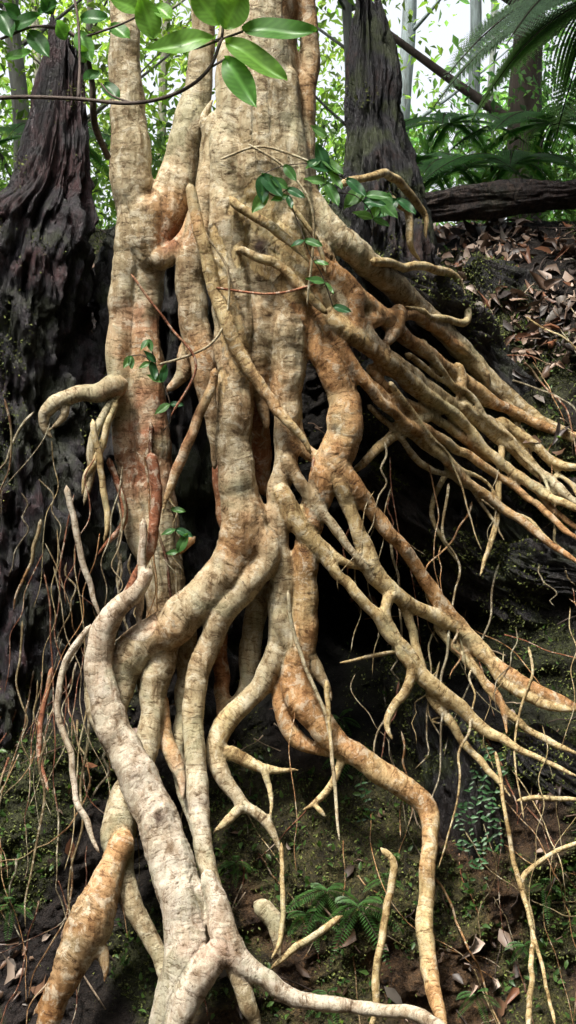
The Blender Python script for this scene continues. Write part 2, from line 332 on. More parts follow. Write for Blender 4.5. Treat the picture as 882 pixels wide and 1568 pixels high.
def build(path,step,n,rough,seed):
    kind,o,pts=path
    Q=[]
    for (px,py,r) in pts:
        d=Ddef(px,py)+o; x,y,z=px2w(px,py,d); Q.append((x,y,z,r*S*(CAMD+d)/CAMD))
    C=catmull(Q,step); R=np.maximum(C[:,3],.0015); C=C[:,:3].copy()
    w=np.minimum(R*.7,.013)
    for k in range(3): C[:,k]+=w*fbm(C[:,0]*7+k*9+seed,C[:,1]*7,C[:,2]*7,2)
    lim=B(C[:,0],C[:,2])-.4*R-.01
    lim=np.convolve(np.pad(lim,5,mode='edge'),np.ones(11)/11,'valid')
    y0=C[:,1].copy(); C[:,1]=np.where(C[:,2]>.15,np.minimum(y0,lim),y0)
    s=np.concatenate([[0],np.cumsum(np.linalg.norm(np.diff(C,axis=0),axis=1))]); e=(s[-1]-s)
    Re=R[-1]; R=R*(.35+.65*np.clip(e/min(10*Re+1e-6,.4*s[-1]),0,1)**.8)
    R=R*np.sqrt(np.clip(1-(1-np.clip(e/(.6*Re+1e-6),0,1))**2,.02,1)); R=R*np.sqrt(np.clip(1-(1-np.clip(s/(1.2*R[0]+1e-6),0,1))**2,.02,1))
    V,F=tube(C,R,n,seed*1.7,rough); return V,F,C,R
for i,pth in enumerate(P):
    V,F,C,R=build(pth,.022,20,.075,i)
    Vs.append(V); Fs+= [[a+off for a in f] for f in F]; off+=len(V)
    L=np.concatenate([[0],np.cumsum(np.linalg.norm(np.diff(C,axis=0),axis=1))])+i*3.3
    samples.append(C); sk+= [pth[0]]*len(C); sa+=L.tolist(); sr+=np.maximum(R,.008).tolist()
tmp=make_mesh('tmp',np.vstack(Vs),Fs)
md=tmp.modifiers.new('r','REMESH'); md.mode='VOXEL'; md.voxel_size=.0078; md.use_smooth_shade=True
sm=tmp.modifiers.new('s','SMOOTH'); sm.factor=.5; sm.iterations=8
dg=bpy.context.evaluated_depsgraph_get(); ev=tmp.evaluated_get(dg); me=bpy.data.meshes.new_from_object(ev)
n=len(me.vertices); co=np.zeros(n*3); me.vertices.foreach_get('co',co); co=co.reshape(-1,3); nm=np.zeros(n*3); me.vertices.foreach_get('normal',nm); nm=nm.reshape(-1,3)
SC=np.vstack(samples); sk=np.array(sk); sa=np.array(sa); sr=np.array(sr)
kd=kdtree.KDTree(len(SC))
for i,c in enumerate(SC): kd.insert(c,i)
kd.balance()
NNb=4; idx=np.zeros((n,NNb),int); dst=np.zeros((n,NNb))
for i in range(n):
    r=kd.find_n(co[i],NNb)
    idx[i]=[a[1] for a in r]; dst[i]=[a[2] for a in r]
q=dst/sr[idx]; wgt=1/(q**4+.02); col=(KC[sk[idx]]*wgt[...,None]).sum(1)/wgt.sum(1)[:,None]
bi=idx[np.arange(n),np.argmin(q,1)]
Tn=np.gradient(SC,axis=0); Tn/=np.linalg.norm(Tn,axis=1)[:,None]+1e-9
al=sa[bi]+np.einsum('ij,ij->i',co-SC[bi],Tn[bi])
def tint(col,co):
    k=(CAMD+co[:,1])/CAMD; px=441+co[:,0]/S/k; py=784-(co[:,2]-CZ)/S/k
    for (bx,by,br,c,a) in [(512,655,85,O,.6),(505,670,35,Y,.4),(380,790,60,O,.6),(226,640,85,R_,.75),(225,540,60,O,.5),(225,740,60,R_,.5),(268,345,45,O,.9),(265,360,24,R_,.7),(315,560,50,O,.7),(400,610,60,O,.6),(265,955,70,O,.5),(585,515,75,O,.4),(480,1090,60,O,.5),(130,1430,70,G,.7),(225,480,45,R_,.5),(440,340,50,Y,.4),(185,1000,40,O,.4),(545,1170,60,Y,.8),(655,1350,140,Y,.9),(300,1230,60,W,.8),(330,1450,50,R_,.25),(400,220,120,Y,.2),(720,980,70,Y,.5),(340,1120,60,Y,.7),(370,620,50,G,.3),(400,378,13,K_,1.4),(370,384,8,K_,.6),(240,1255,14,K_,.9),(512,658,9,K_,.9),(216,1050,10,K_,.6),(700,700,120,Y,.7),(700,540,60,Y,.5),(465,60,60,G,.5),(465,240,60,G,.8),(465,930,70,Y,.5),(270,300,45,O,.5),(450,450,40,O,.3),(350,840,50,O,.4),(200,1180,14,K_,.5),(380,480,40,O,.3)]:
        w=a*np.exp(-((px-bx)**2+(py-by)**2)/(br*br))[:,None]
        w=w*np.clip(1+1.4*fbm(co[:,0]*6,co[:,1]*6,co[:,2]*6,3),0,1.7)[:,None]; w=np.clip(w,0,1)
        col=col*(1-w)+KC[c]*w
    return col
col=tint(col,co)
disp=.0045*fbm(co[:,0]*7,co[:,1]*7,co[:,2]*4,3)+.0065*ridge(co[:,0]*13,co[:,1]*13,al*2.2,3)+.0016*perlin(co[:,0]*8,co[:,1]*8,(al+.04*perlin(co[:,0]*9,co[:,1]*9,co[:,2]*9))*70)
th=np.clip(sr[bi]/.05,.25,1.8)
co=co+nm*(disp*th)[:,None]
me.vertices.foreach_set('co',co.ravel())
a=me.attributes.new('Col','FLOAT_COLOR','POINT'); c4=np.ones((n,4),dtype=np.float32); c4[:,:3]=col; a.data.foreach_set('color',c4.ravel())
a=me.attributes.new('along','FLOAT','POINT'); a.data.foreach_set('value',al.astype(np.float32))
me.materials.clear(); me.materials.append(M_bark); me.polygons.foreach_set('use_smooth',[True]*len(me.polygons)); me.update()
bpy.data.objects.remove(tmp)
fig=empty('fig_tree')
trunk=bpy.data.objects.new('trunk_and_roots',me); scene.collection.objects.link(trunk); trunk.parent=fig
Vs=[];Fs=[];off=0;cl=[];aa=[]
def addfine(V,F,C,R,kc,n):
    global off
    Vs.append(V);Fs.extend([[a+off for a in f] for f in F]);off+=len(V)
    cl.append(np.repeat(kc[None,:],len(V),axis=0))
    L=np.concatenate([[0],np.cumsum(np.linalg.norm(np.diff(C,axis=0),axis=1))])
    aa.append(np.repeat(L+random.random()*9,n))
for i,pth in enumerate(FINE):
    V,F,C,R=build(pth,.02,8,.10,i+100); addfine(V,F,C,R,KC[pth[0]]*(1 if i<30 else random.uniform(.3,.85)),8)
def wander(x,z,ang,L,r,offy,kc):
    pts=[];m=int(L/.05)
    for k in range(m):
        y=float(B(x,z))-offy*(.4+.6*math.sin(k*.35+x*7)**2)
        pts.append((x,y,z,r*(1-.75*k/m)+.0012))
        ang+=random.gauss(0,.2); ang+= -.08*math.sin(ang+math.pi/2)
        x+=.05*math.cos(ang); z+=.05*math.sin(ang)
        if z<.05: break
    if len(pts)<4: return
    Q=np.array(pts); C=catmull(Q,.02)
    C[:,1]=np.convolve(np.pad(C[:,1],4,mode='edge'),np.ones(9)/9,'valid')
    V,F=tube(C[:,:3],np.maximum(C[:,3],.001),6,0,0); addfine(V,F,C[:,:3],C[:,3],kc,6)
for i in range(70):
    wander(random.uniform(.35,2.1),random.uniform(.5,3.3),random.gauss(-.9,.5),random.uniform(.3,1.2),random.choice([.001,.002,.003,.005]),.14,KC[random.choice([1,2,4,0])]*random.uniform(.3,.9))
for i in range(35):
    wander(random.uniform(-1.5,-.75),random.uniform(.5,2.3),random.gauss(-1.6,.3),random.uniform(.3,1.2),random.choice([.002,.003,.005]),.12,KC[random.choice([1,2,2,0])]*random.uniform(.25,.7))
for i in range(30):
    wander(random.uniform(-.6,1.4),random.uniform(.3,1.2),random.gauss(-1.2,.8),random.uniform(.2,.7),random.choice([.002,.003]),.02,KC[random.choice([1,2,4])]*random.uniform(.3,.8))
fr=make_mesh('hanging_rootlets',np.vstack(Vs),Fs,M_bark,np.vstack(cl),extra={'along':np.concatenate(aa)}); fr.parent=fig
# ------------------------------------------------------------ ground sheet
xs=np.concatenate([[-220,-90,-40,-18,-9,-5],np.linspace(-3.,3.2,520),[5,9,18,40,90,220]])
zs=np.linspace(-.3,3.95,380)
def colr(x,y,z):
    base=np.array([.026,.020,.016])[None,:]*np.ones((len(x),1))
    hollow_shade=np.exp(-((x-.15)/1.1)**2-((z-2.05)/.85)**2)+np.exp(-((x-.6)/.7)**2-((z-1.55)/.5)**2)  # near-black hollows: their shade is painted into the soil colour
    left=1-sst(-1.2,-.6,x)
    rust=sst(1.3,.8,z)*sst(-.6,-.1,x)*(1-.4*sst(.9,1.3,x))
    base=base*(1-rust[:,None])+np.array([.10,.058,.028])*rust[:,None]
    w=np.clip(hollow_shade*1.2,0,.98)[:,None]; base=base*(1-w)+np.array([.0018,.0015,.0015])*w
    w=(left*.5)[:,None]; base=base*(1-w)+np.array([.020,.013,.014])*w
    w=(mossmask(x,z)*.65)[:,None]; base=base*(1-w)+np.array([.052,.064,.018])*w
    return base
Vg=[];Cg=[]
for y in [-220,-90,-40,-15,-8,-4,-2.4,-1.5]:
    z=-.34+.04*fbm(xs*.6,y*.6,0.,2)*(1 if y>-15 else 0)+(-.02); Vg.append(np.stack([xs,np.full_like(xs,y),z],1)); Cg.append(colr(xs,y,z))
for z in zs:
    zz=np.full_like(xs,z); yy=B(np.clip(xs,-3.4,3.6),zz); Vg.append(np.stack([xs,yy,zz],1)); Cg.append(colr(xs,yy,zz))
for dy in [.1,.25,.45,.8,1.2,2,3,5,8,12,20,40,90,220]:
    y=2.2+dy; yy=B(np.clip(xs,-3.4,3.6),3.95+0*xs)+dy; z=3.95+.1*dy*(1 if dy<20 else 20/dy)+.08*fbm(xs*1.2,y*1.2,4.,3)*min(1,dy*2); Vg.append(np.stack([xs,yy,z],1)); Cg.append(colr(xs,yy,z))
nr=len(Vg);nc=len(xs)
i=np.arange(nr-1)[:,None]*nc; j=np.arange(nc-1)[None,:]
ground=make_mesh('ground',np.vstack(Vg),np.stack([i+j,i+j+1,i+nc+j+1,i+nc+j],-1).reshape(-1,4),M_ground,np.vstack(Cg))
# ------------------------------------------------------------ stumps & log
def stump(name,pts,d,mat,seed,jag=.25):
    Q=[]
    for px,py,r in pts:
        x,y,z=px2w(px,py,d); Q.append((x,y,z,r*S*(CAMD+d)/CAMD))
    C=catmull(Q,.012); R=C[:,3]; C=C[:,:3]; nn=240; m=len(C)
    th=np.linspace(0,2*np.pi,nn,endpoint=False)
    ca,sa_=np.cos(th)[None,:],np.sin(th)[None,:]
    h=C[:,2][:,None]
    rid=fbm(ca*1.6+seed,sa_*1.6,h*1.1,3)*.32+ridge(ca*4+seed,sa_*4,h*1.6,4)*.36+.12*fbm(ca*12,sa_*12,h*8,3)
    fr=perlin(ca*5+seed,sa_*5,h*6); blk=-.16*sst(.1,.18,fr)+.12*sst(.1,.16,-fr)
    rr=R[:,None]*(1+rid+blk)
    X=C[:,0][:,None]+ca*rr; Yv=C[:,1][:,None]+sa_*rr*.8; Z=h+0*rr
    top=C[0,2]; Z=Z+(jag*(fbm(ca*2.2+seed,sa_*2.2,0*h,3)+.5*ridge(ca*7,sa_*7,0*h,2)))*sst(top-.8,top,h)
    V=np.stack([X,Yv,Z],-1).reshape(-1,3)
    i=np.arange(m-1)[:,None]*nn; j=np.arange(nn)[None,:]; j2=(j+1)%nn
    F=np.stack([i+j,i+nn+j,i+nn+j2,i+j2],-1).reshape(-1,4).tolist(); F.append(list(range(nn)))
    return make_mesh(name,V,F,mat)
mossy_objs=[]
s1=stump('dead_stump',[(102,92,20),(98,150,26),(88,220,36),(72,290,48),(48,340,72),(30,450,92),(20,600,95),(15,800,104),(0,1000,112),(-10,1250,130),(-20,1500,140)],.62,M_char,1.3,.4)
s2=stump('dead_stump',[(560,45,12),(563,80,22),(566,130,32),(572,210,38),(580,280,56),(580,360,70),(572,440,85),(560,560,90)],.95,M_char2,5.1,.3)
stump('dead_stump',[(262,345,30),(262,400,80),(262,600,105),(262,850,115),(262,1150,110)],.9,M_host,8.8,.15)
mossy_objs+=[s1,s2]
host=empty('rotten_host_stump')
for k,(o_,pts) in enumerate([(.36,[(560,400,60),(640,480,60),(720,560,60),(800,660,55),(900,740,50),(1000,800,50)]),(.44,[(560,560,60),(640,660,60),(730,760,60),(820,850,50),(940,910,55)]),(.44,[(560,720,50),(640,800,45),(710,860,48),(790,905,50),(900,960,50)]),(.22,[(760,840,30),(820,870,36),(880,880,36),(960,900,40)]),(.28,[(620,1040,30),(680,1120,44),(712,1200,50),(725,1280,48),(735,1350,44),(745,1420,40)]),(.24,[(780,1120,34),(850,1180,44),(930,1230,50)]),(.38,[(720,400,40),(790,470,50),(860,540,52),(950,600,50)]),(.38,[(600,1000,30),(660,1100,40),(690,1180,40)])]):
    Q=[]
    for j_,(px,py,r) in enumerate(pts):
        d=Ddef(px,py)+o_+(.0 if k!=4 else (.0,.0,.0,.03,.14,.34)[j_]); x,y,z=px2w(px,py,d); Q.append((x,y,z,r*S*(CAMD+d)/CAMD))
    C=catmull(Q,.012); tt=np.linspace(0,1,len(C)); R=C[:,3]*(.3+.7*sst(0,.2,tt)*(sst(1,.8,tt) if k!=4 else 1))
    V,F=tube(C[:,:3],R,150,k*3.1,0,wood=True); ob=make_mesh('buttress_%d'%(k+1),V,F,M_host); ob.parent=host; mossy_objs.append(ob)
Q=[px2w(630,322,1.75),px2w(700,312,1.8),px2w(790,302,1.85),px2w(860,296,1.9),px2w(940,284,1.95)]
Q=np.array([(*q,r) for q,r in zip(Q,[.07,.08,.08,.07,.08])]); C=catmull(Q,.01)
V,F=tube(C[:,:3],C[:,3],90,3,0,wood=True)
lg=make_mesh('fallen_log',V,F,M_log)
# ------------------------------------------------------------ leaves
T8=np.array([(0,0,0),(.33,.5,.10),(.35,0,0),(.33,-.5,.10),(.7,.36,.05),(.7,0,-.05),(.7,-.36,.05),(1,0,-.16)])
F8=[(0,2,1),(0,3,2),(1,2,5),(1,5,4),(2,3,6),(2,6,5),(4,5,7),(5,6,7)]
T4=np.array([(0,0,0),(.45,.5,.1),(1,0,-.12),(.45,-.5,.1)]); F4=[(0,3,2),(0,2,1)]
def leaves(name,Pn,D,N,L,Wd,Cc,mat,tmpl=8,curl=None):
    Tm,Fm=(T8,F8) if tmpl==8 else (T4,F4)
    D=D/np.linalg.norm(D,axis=1)[:,None]; Sd=np.cross(N,D); Sd/=np.linalg.norm(Sd,axis=1)[:,None]+1e-9; Nn=np.cross(D,Sd)
    k=len(Tm); t=Tm[None]
    cu=np.ones(len(Pn)) if curl is None else curl
    V=Pn[:,None,:]+D[:,None,:]*(t[...,0:1]*L[:,None,None])+Sd[:,None,:]*(t[...,1:2]*Wd[:,None,None])+Nn[:,None,:]*(t[...,2:3]*L[:,None,None]*cu[:,None,None])
    F=(np.array(Fm)[None]+np.arange(len(Pn))[:,None,None]*k).reshape(-1,3)
    return make_mesh(name,V.reshape(-1,3),F,mat,np.repeat(Cc,k,axis=0),smooth=(tmpl==8))
def unit(n): 
    v=rng.normal(size=(n,3)); return v/np.linalg.norm(v,axis=1)[:,None]
bf=empty('background_forest')
cent=[];sig=[];cnt=[];cc=[];ls=[]
for i in range(320):
    y=rng.uniform(3.2,24); k=(CAMD+y)/CAMD
    px=rng.uniform(-350,1230); py=rng.uniform(-420,400)
    if 590<px<770 and py<215 and rng.random()<.90: continue
    if 470<px<540 and py<120 and rng.random()<.5: continue
    if 150<px<340 and 40<py<140 and rng.random()<.4: continue
    if px<80 and 20<py<130 and rng.random()<.6: continue
    x,_,z=px2w(px,py,y)
    cent.append((x,y,z)); s=.10*k*rng.uniform(.7,1.5)+.1; sig.append((s*1.3,s*1.3,s*.8)); cnt.append(int(115*rng.uniform(.5,1.4)))
    g=rng.random(); b=np.array([.10,.20,.04])*(1-g)+np.array([.26,.38,.09])*g
    if px>600: b=np.array([.05,.16,.06])*(1-g)+np.array([.18,.34,.13])*g
    cc.append(b*(1+.02*y)); ls.append(.045+.011*y*rng.uniform(.6,1.2))
for i in range(120):
    y=rng.uniform(3.,14); k=(CAMD+y)/CAMD; px=rng.uniform(-300,1200); py=rng.uniform(210,390)
    x,_,z=px2w(px,py,y); cent.append((x,y,z)); s=.12*k; sig.append((s*1.5,s,s*.8)); cnt.append(140)
    g=rng.random(); cc.append(np.array([.05,.12,.03])*(1-g)+np.array([.16,.28,.08])*g); ls.append(.05+.008*y)
PP=[];CC=[];LL=[]
for c,s,k,b,l in zip(cent,sig,cnt,cc,ls):
    p=np.array(c)+rng.normal(size=(k,3))*np.array(s); PP.append(p); CC.append(b*rng.uniform(.4,1.6,size=(k,1))); LL.append(l*rng.uniform(.5,1.2,size=k))
PP=np.vstack(PP);CC=np.clip(np.vstack(CC),0,.6);LL=np.concatenate(LL)
N=unit(len(PP)); N[:,2]=abs(N[:,2])+.4; D=unit(len(PP)); D[:,2]-=.4
o=leaves('foliage',PP,D,N,LL,LL*.45,CC,M_far,4); o.parent=bf
# unseen canopy added to cut sky light on the bank, open towards the sun
n=32000; dv=unit(n); dv[:,1]=-np.abs(dv[:,1]); dv[:,2]=np.abs(dv[:,2]); rad=rng.uniform(9,15,n)
dv=np.where((rng.random(n)<.25)[:,None],dv*np.array([1,-.35,1]),dv); dv/=np.linalg.norm(dv,axis=1)[:,None]
cx=np.array([0,-1.,1.5]); Pn=cx+dv*rad[:,None]
keep=(dv@SUND<math.cos(math.radians(22)))&~((Pn[:,1]>2)&(Pn[:,2]<9)); Pn=Pn[keep]; m_=len(Pn); L=rng.uniform(.45,.95,m_)
g=rng.random((m_,1)); o=leaves('added_shade_canopy',Pn,unit(m_),unit(m_)+np.array([0,0,.6]),L,L*.5,np.array([.04,.07,.02])*(1-g)+np.array([.07,.11,.04])*g,M_can,4); o.parent=bf
Vs=[];Fs=[];off=0;cl=[]
def acc(V,F,c):
    global off
    Vs.append(V);Fs.extend([[a+off for a in f] for f in F]);off+=len(V);cl.append(np.tile(np.array(c)[None],(len(V),1)))
for (px0,px1,r,y,c) in [(20,30,13,6,(.22,.23,.2)),(245,250,7,12,(.3,.3,.22)),(140,128,6,9,(.2,.2,.15)),(650,606,11,12,(.26,.32,.34)),(688,735,9,11,(.18,.23,.24)),(800,812,26,5,(.10,.075,.06)),(500,545,8,5,(.2,.22,.2)),(745,760,5,16,(.25,.28,.26)),(70,50,7,16,(.3,.3,.22)),(-90,-100,22,7,(.1,.1,.08)),(1000,1010,30,6,(.1,.1,.08)),(-250,-240,20,10,(.1,.1,.08)),(1180,1160,20,10,(.1,.1,.08))]:
    k=(CAMD+y)/CAMD; pts=[]
    for t in np.linspace(0,1,7):
        px=px0+(px1-px0)*t+random.gauss(0,6); py=-700+1080*t
        x,_,z=px2w(px,py,y)
        if t==1: z=3.9+.1*(y-2)-.2
        pts.append((x,y,z,r*S*k*(.75+.3*t)))
    C=catmull(pts,.3); V,F=tube(C[:,:3],C[:,3],12,px0,.12); acc(V,F,c)
    for b in range(5):
        i0=random.randrange(len(C)//3,len(C)-3) if len(C)>12 else 2; st=C[i0]; a=random.uniform(0,6.28); Lb=random.uniform(.8,2.2)
        q=[(st[0]+math.cos(a)*Lb*t,st[1]+math.sin(a)*Lb*t,st[2]+Lb*.7*t+.2*t*t,st[3]*.35*(1-.8*t)) for t in np.linspace(0,1,5)]
        Cb=catmull(q,.2); V,F=tube(Cb[:,:3],Cb[:,3],6,0,0); acc(V,F,c)
o=make_mesh('trunks',np.vstack(Vs),Fs,M_sb,np.vstack(cl)); o.parent=bf
def bank_pts(n,fn):
    out=[]
    while len(out)<n:
        x=rng.uniform(-2.2,2.4,size=n); z=rng.uniform(.05,3.95,size=n); k=rng.random(n)<fn(x,z)
        out+=list(zip(x[k],z[k]))
    a=np.array(out[:n]); x,z=a[:,0],a[:,1]; y=B(x,z); e=.02
    Nn=np.stack([(B(x+e,z)-B(x-e,z))/(2*e),-np.ones_like(x),(B(x,z+e)-B(x,z-e))/(2*e)],1)
    Nn/=np.linalg.norm(Nn,axis=1)[:,None]; return np.stack([x,y,z],1),Nn
def lit(x,z): 
    cl_=sst(-.1,.3,fbm(x*3,z*3,6.,2))
    return .95*sst(.5,.9,x)*sst(2.9,3.4,z+.25*(x-1.))*(.25+.75*cl_)+(.02+.12*sst(-.9,-1.3,x)+.06*sst(1.0,.4,z)+.07*sst(1.,1.3,x))*cl_
n=2000; Pn,Nn=bank_pts(n,lit)
tan=unit(n); D=tan-Nn*np.sum(tan*Nn,1)[:,None]; D[:,2]-=.3; D/=np.linalg.norm(D,axis=1)[:,None]
L=rng.uniform(.025,.125,n); pal=np.array([(.16,.085,.05),(.26,.17,.12),(.40,.29,.23),(.09,.05,.03),(.50,.38,.31),(.24,.10,.05),(.06,.04,.03),(.05,.035,.03),(.2,.17,.15)])
Cc=pal[rng.integers(0,len(pal),n)]*rng.uniform(.5,1.1,(n,1))
leaves('leaf_litter',Pn+Nn*rng.uniform(.004,.04,n)[:,None],D+Nn*rng.uniform(-.1,.9,n)[:,None],Nn+.7*unit(n),L,L*rng.uniform(.25,.6,n),Cc,M_dead,8,rng.uniform(-3.,4.5,n))
n=58000; Pn,Nn=bank_pts(n,lambda x,z:mossmask(x,z)+.02)
for ob in mossy_objs:
    m=ob.data; k=len(m.vertices); c=np.zeros(k*3); m.vertices.foreach_get('co',c); c=c.reshape(-1,3); nn=np.zeros(k*3); m.vertices.foreach_get('normal',nn); nn=nn.reshape(-1,3)
    mk=sst(.0,.3,fbm(c[:,0]*2.5,c[:,1]*2.5,c[:,2]*2.5,3)+.3*nn[:,2]-.04-(.12 if ob in (s1,s2) else 0))*(nn[:,1]<.3)
    sel=np.where(rng.random(k)<mk*.6)[0]; sel=rng.permutation(sel)[:9000]
    Pn=np.vstack([Pn,c[sel]+rng.normal(size=(len(sel),3))*.006]); Nn=np.vstack([Nn,nn[sel]])
n=len(Pn); D=unit(n)*.8+Nn; L=rng.uniform(.006,.022,n); g=rng.random((n,1))
leaves('moss',Pn,D,unit(n),L,L*.5,np.array([.05,.068,.018])*(1-g)+np.array([.18,.21,.05])*g,M_moss,4)
n=2400; Pn,Nn=bank_pts(n,lambda x,z:mossmask(x,z)*(.3+sst(1.5,.8,z))); D=unit(n)*.8+Nn*.8; L=rng.uniform(.015,.045,n); g=rng.random((n,1))
leaves('ground_cover_plants',Pn+Nn*.02,D,Nn+.5*unit(n),L,L*.5,np.array([.04,.10,.03])*(1-g)+np.array([.13,.24,.06])*g,M_leaf,8)
Vs=[];Fs=[];off=0;cl=[]
Pn,Nn=bank_pts(420,lambda x,z:.15+.8*sst(.4,.9,x)*sst(2.4,3,z))
for p,nn in zip(Pn,Nn):
    d=unit(1)[0]; d=d-nn*d.dot(nn); Lq=random.uniform(.05,.35); q=[tuple(p+nn*(.012+.01*random.random())+d*Lq*(t-.5)+unit(1)[0]*.008)+(random.uniform(.0015,.005),) for t in np.linspace(0,1,4)]
    C=catmull(q,.03); V,F=tube(C[:,:3],C[:,3],5,0,0); acc(V,F,random.choice([(.2,.13,.09),(.35,.27,.19),(.06,.04,.03)]))
make_mesh('fallen_twigs',np.vstack(Vs),Fs,M_sb,np.vstack(cl))
# ------------------------------------------------------------ broad leaves
def bigleaf(b,tip,w,nrm,droop,c,Vs_,Fs_,cl_):
    b=np.array(b);tip=np.array(tip); D=tip-b; L=np.linalg.norm(D); D/=L; Sx=np.cross(nrm,D); Sx/=np.linalg.norm(Sx); Nn=np.cross(D,Sx)
    nu,nv=20,9; o=sum(len(v) for v in Vs_); V=[];C=[]
    for i in range(nu):
        t=i/(nu-1); wid=w*(math.sin(math.pi*t**.85)**.8) if 0<t<1 else .001
        for j in range(nv):
            s=(j/(nv-1)-.5)*2
            vein=.5+.5*math.cos((t*9-abs(s)*1.6)*2*math.pi)
            hgt=abs(s)*w*.16-.010*L*vein*(1-abs(s))-droop*L*t*t+.03*L*math.sin(t*7+s)
            V.append(b+D*L*t+Sx*s*wid*.5+Nn*hgt)
            f=1.5 if abs(s)<.05 else (.85+.25*(vein>.85)); C.append(np.array(c)*f)
    F=[(o+i*nv+j,o+i*nv+j+1,o+(i+1)*nv+j+1,o+(i+1)*nv+j) for i in range(nu-1) for j in range(nv-1)]
    Vs_.append(np.array(V));Fs_.extend(F);cl_.append(np.array(C))
def W3(px,py,d): return px2w(px,py,d)
sap=empty('sapling')
lv=[];lf=[];lc=[]
g1=(.18,.38,.07);g2=(.11,.28,.06);g3=(.05,.15,.04)
for (b,t,w,c,dr) in [((330,60),(218,72),36,g1,.1),((345,66),(440,116),40,g1,.12),((345,90),(392,162),38,g2,.1),((372,48),(486,46),40,g2,.05),((345,45),(372,-25),48,g1,-.05),((335,40),(290,-25),40,g1,.0),((215,20),(160,-10),32,g1,.05),((235,60),(215,-10),36,g1,.1),((20,45),(60,20),26,g3,.1),((45,50),(75,85),26,g3,.1),((30,30),(5,5),24,g3,.1),((125,30),(165,25),26,g3,.1),((120,50),(140,90),26,g2,.2),((160,130),(183,152),22,g3,.1),((80,20),(60,-10),28,g3,0),((150,110),(128,125),20,g3,0),((130,95),(120,68),20,g1,0),((60,20),(90,5),20,g3,0),((170,40),(200,60),24,g2,0),((240,10),(265,30),24,g1,0),((100,60),(85,30),22,g2,0),((10,90),(50,80),20,g2,0),((0,20),(20,60),26,g3,0)]:
    d=-1.1 if b[0]>200 else -.7; d2=d-.06
    B0=W3(*b,d);T0=W3(*t,d2); nrm=np.array([random.gauss(0,.15),-.95,.35])
    bigleaf(B0,T0,w*S*(CAMD+d)/CAMD*1.1,nrm,dr,np.array(c)*random.uniform(.85,1.1),lv,lf,lc)
o=make_mesh('leaves',np.vstack(lv),lf,M_leaf,np.vstack(lc)); o.parent=sap
Vs=[];Fs=[];off=0;cl=[]
for pts in [[(-140,170,-.8,4),(0,150,-.85,3),(110,151,-.9,2.6),(200,158,-1,2.6),(270,143,-1.05,2.4),(318,108,-1.1,2.2),(340,58,-1.1,2)],[(340,58,-1.1,2),(330,62,-1.1,1.5)],[(340,60,-1.1,1.5),(372,48,-1.1,1.5)],[(320,105,-1.1,1.5),(345,90,-1.1,1.5)],[(340,58,-1.1,2),(342,30,-1.1,1.8),(345,-40,-1.1,1.5)],[(235,60,-1.1,1.6),(225,20,-1.1,1.6),(232,-60,-1.1,1.5)],[(235,60,-1.1,1.6),(290,75,-1.1,1.5),(335,62,-1.1,1.5)],[(120,151,-.9,2.4),(122,90,-.8,2),(118,20,-.75,2),(100,-60,-.7,2)],[(165,240,-.1,5),(145,190,-.5,5),(140,120,-.6,4),(120,60,-.7,3),(60,40,-.7,2),(0,60,-.7,2)],[(200,158,-1,2),(170,145,-.95,1.2),(155,128,-.9,1.2)],[(120,60,-.7,2),(190,35,-.8,1.5),(240,8,-1.0,1.2)]]:
    C=catmull([(*W3(a,b,d),r*S) for a,b,d,r in pts],.02); V,F=tube(C[:,:3],C[:,3],6,0,0); acc(V,F,(.09,.065,.05))
o=make_mesh('branches',np.vstack(Vs),Fs,M_sb,np.vstack(cl)); o.parent=sap
vine=empty('climbing_vine'); lv=[];lf=[];lc=[];Vs=[];Fs=[];off=0;cl=[]
for path,size in [([(500,210),(492,250),(505,290),(545,300),(570,330),(570,360)],36),([(470,250),(430,255),(395,275),(420,300),(440,290)],38),([(440,300),(460,350),(475,390),(490,415),(500,440),(510,470)],26),([(200,545),(225,548),(255,600),(262,640),(250,660)],26),([(262,780),(270,800),(268,830),(280,860)],26),([(228,520),(235,545),(245,580)],22),([(560,300),(600,295),(610,310)],36),([(500,260),(530,275),(580,310),(575,350)],36)]:
    q=[]
    for px,py in path:
        d=Ddef(px,py)-(.20 if px>300 else .05); q.append((*W3(px,py,d),.0025))
    C=catmull(q,.015); V,F=tube(C[:,:3],C[:,3],5,0,0); acc(V,F,(.07,.05,.03))
    for i in range(0,len(C),6):
        for sd in (-1,1):
            if random.random()<.3: continue
            b=C[i,:3]; a=random.gauss(-.5,.7); l=size*S*random.uniform(.7,1.25)
            tip=b+np.array([sd*math.cos(a)*l,-.02-.02*random.random(),math.sin(a)*l])
            bigleaf(b,tip,l*.5,np.array([random.gauss(0,.3),-.8,.5]),.12,np.array(random.choice([(.04,.13,.05),(.08,.20,.06),(.12,.26,.08)])),lv,lf,lc)
make_mesh('leaves',np.vstack(lv),lf,M_leaf,np.vstack(lc)).parent=vine
make_mesh('stems',np.vstack(Vs),Fs,M_sb,np.vstack(cl)).parent=vine
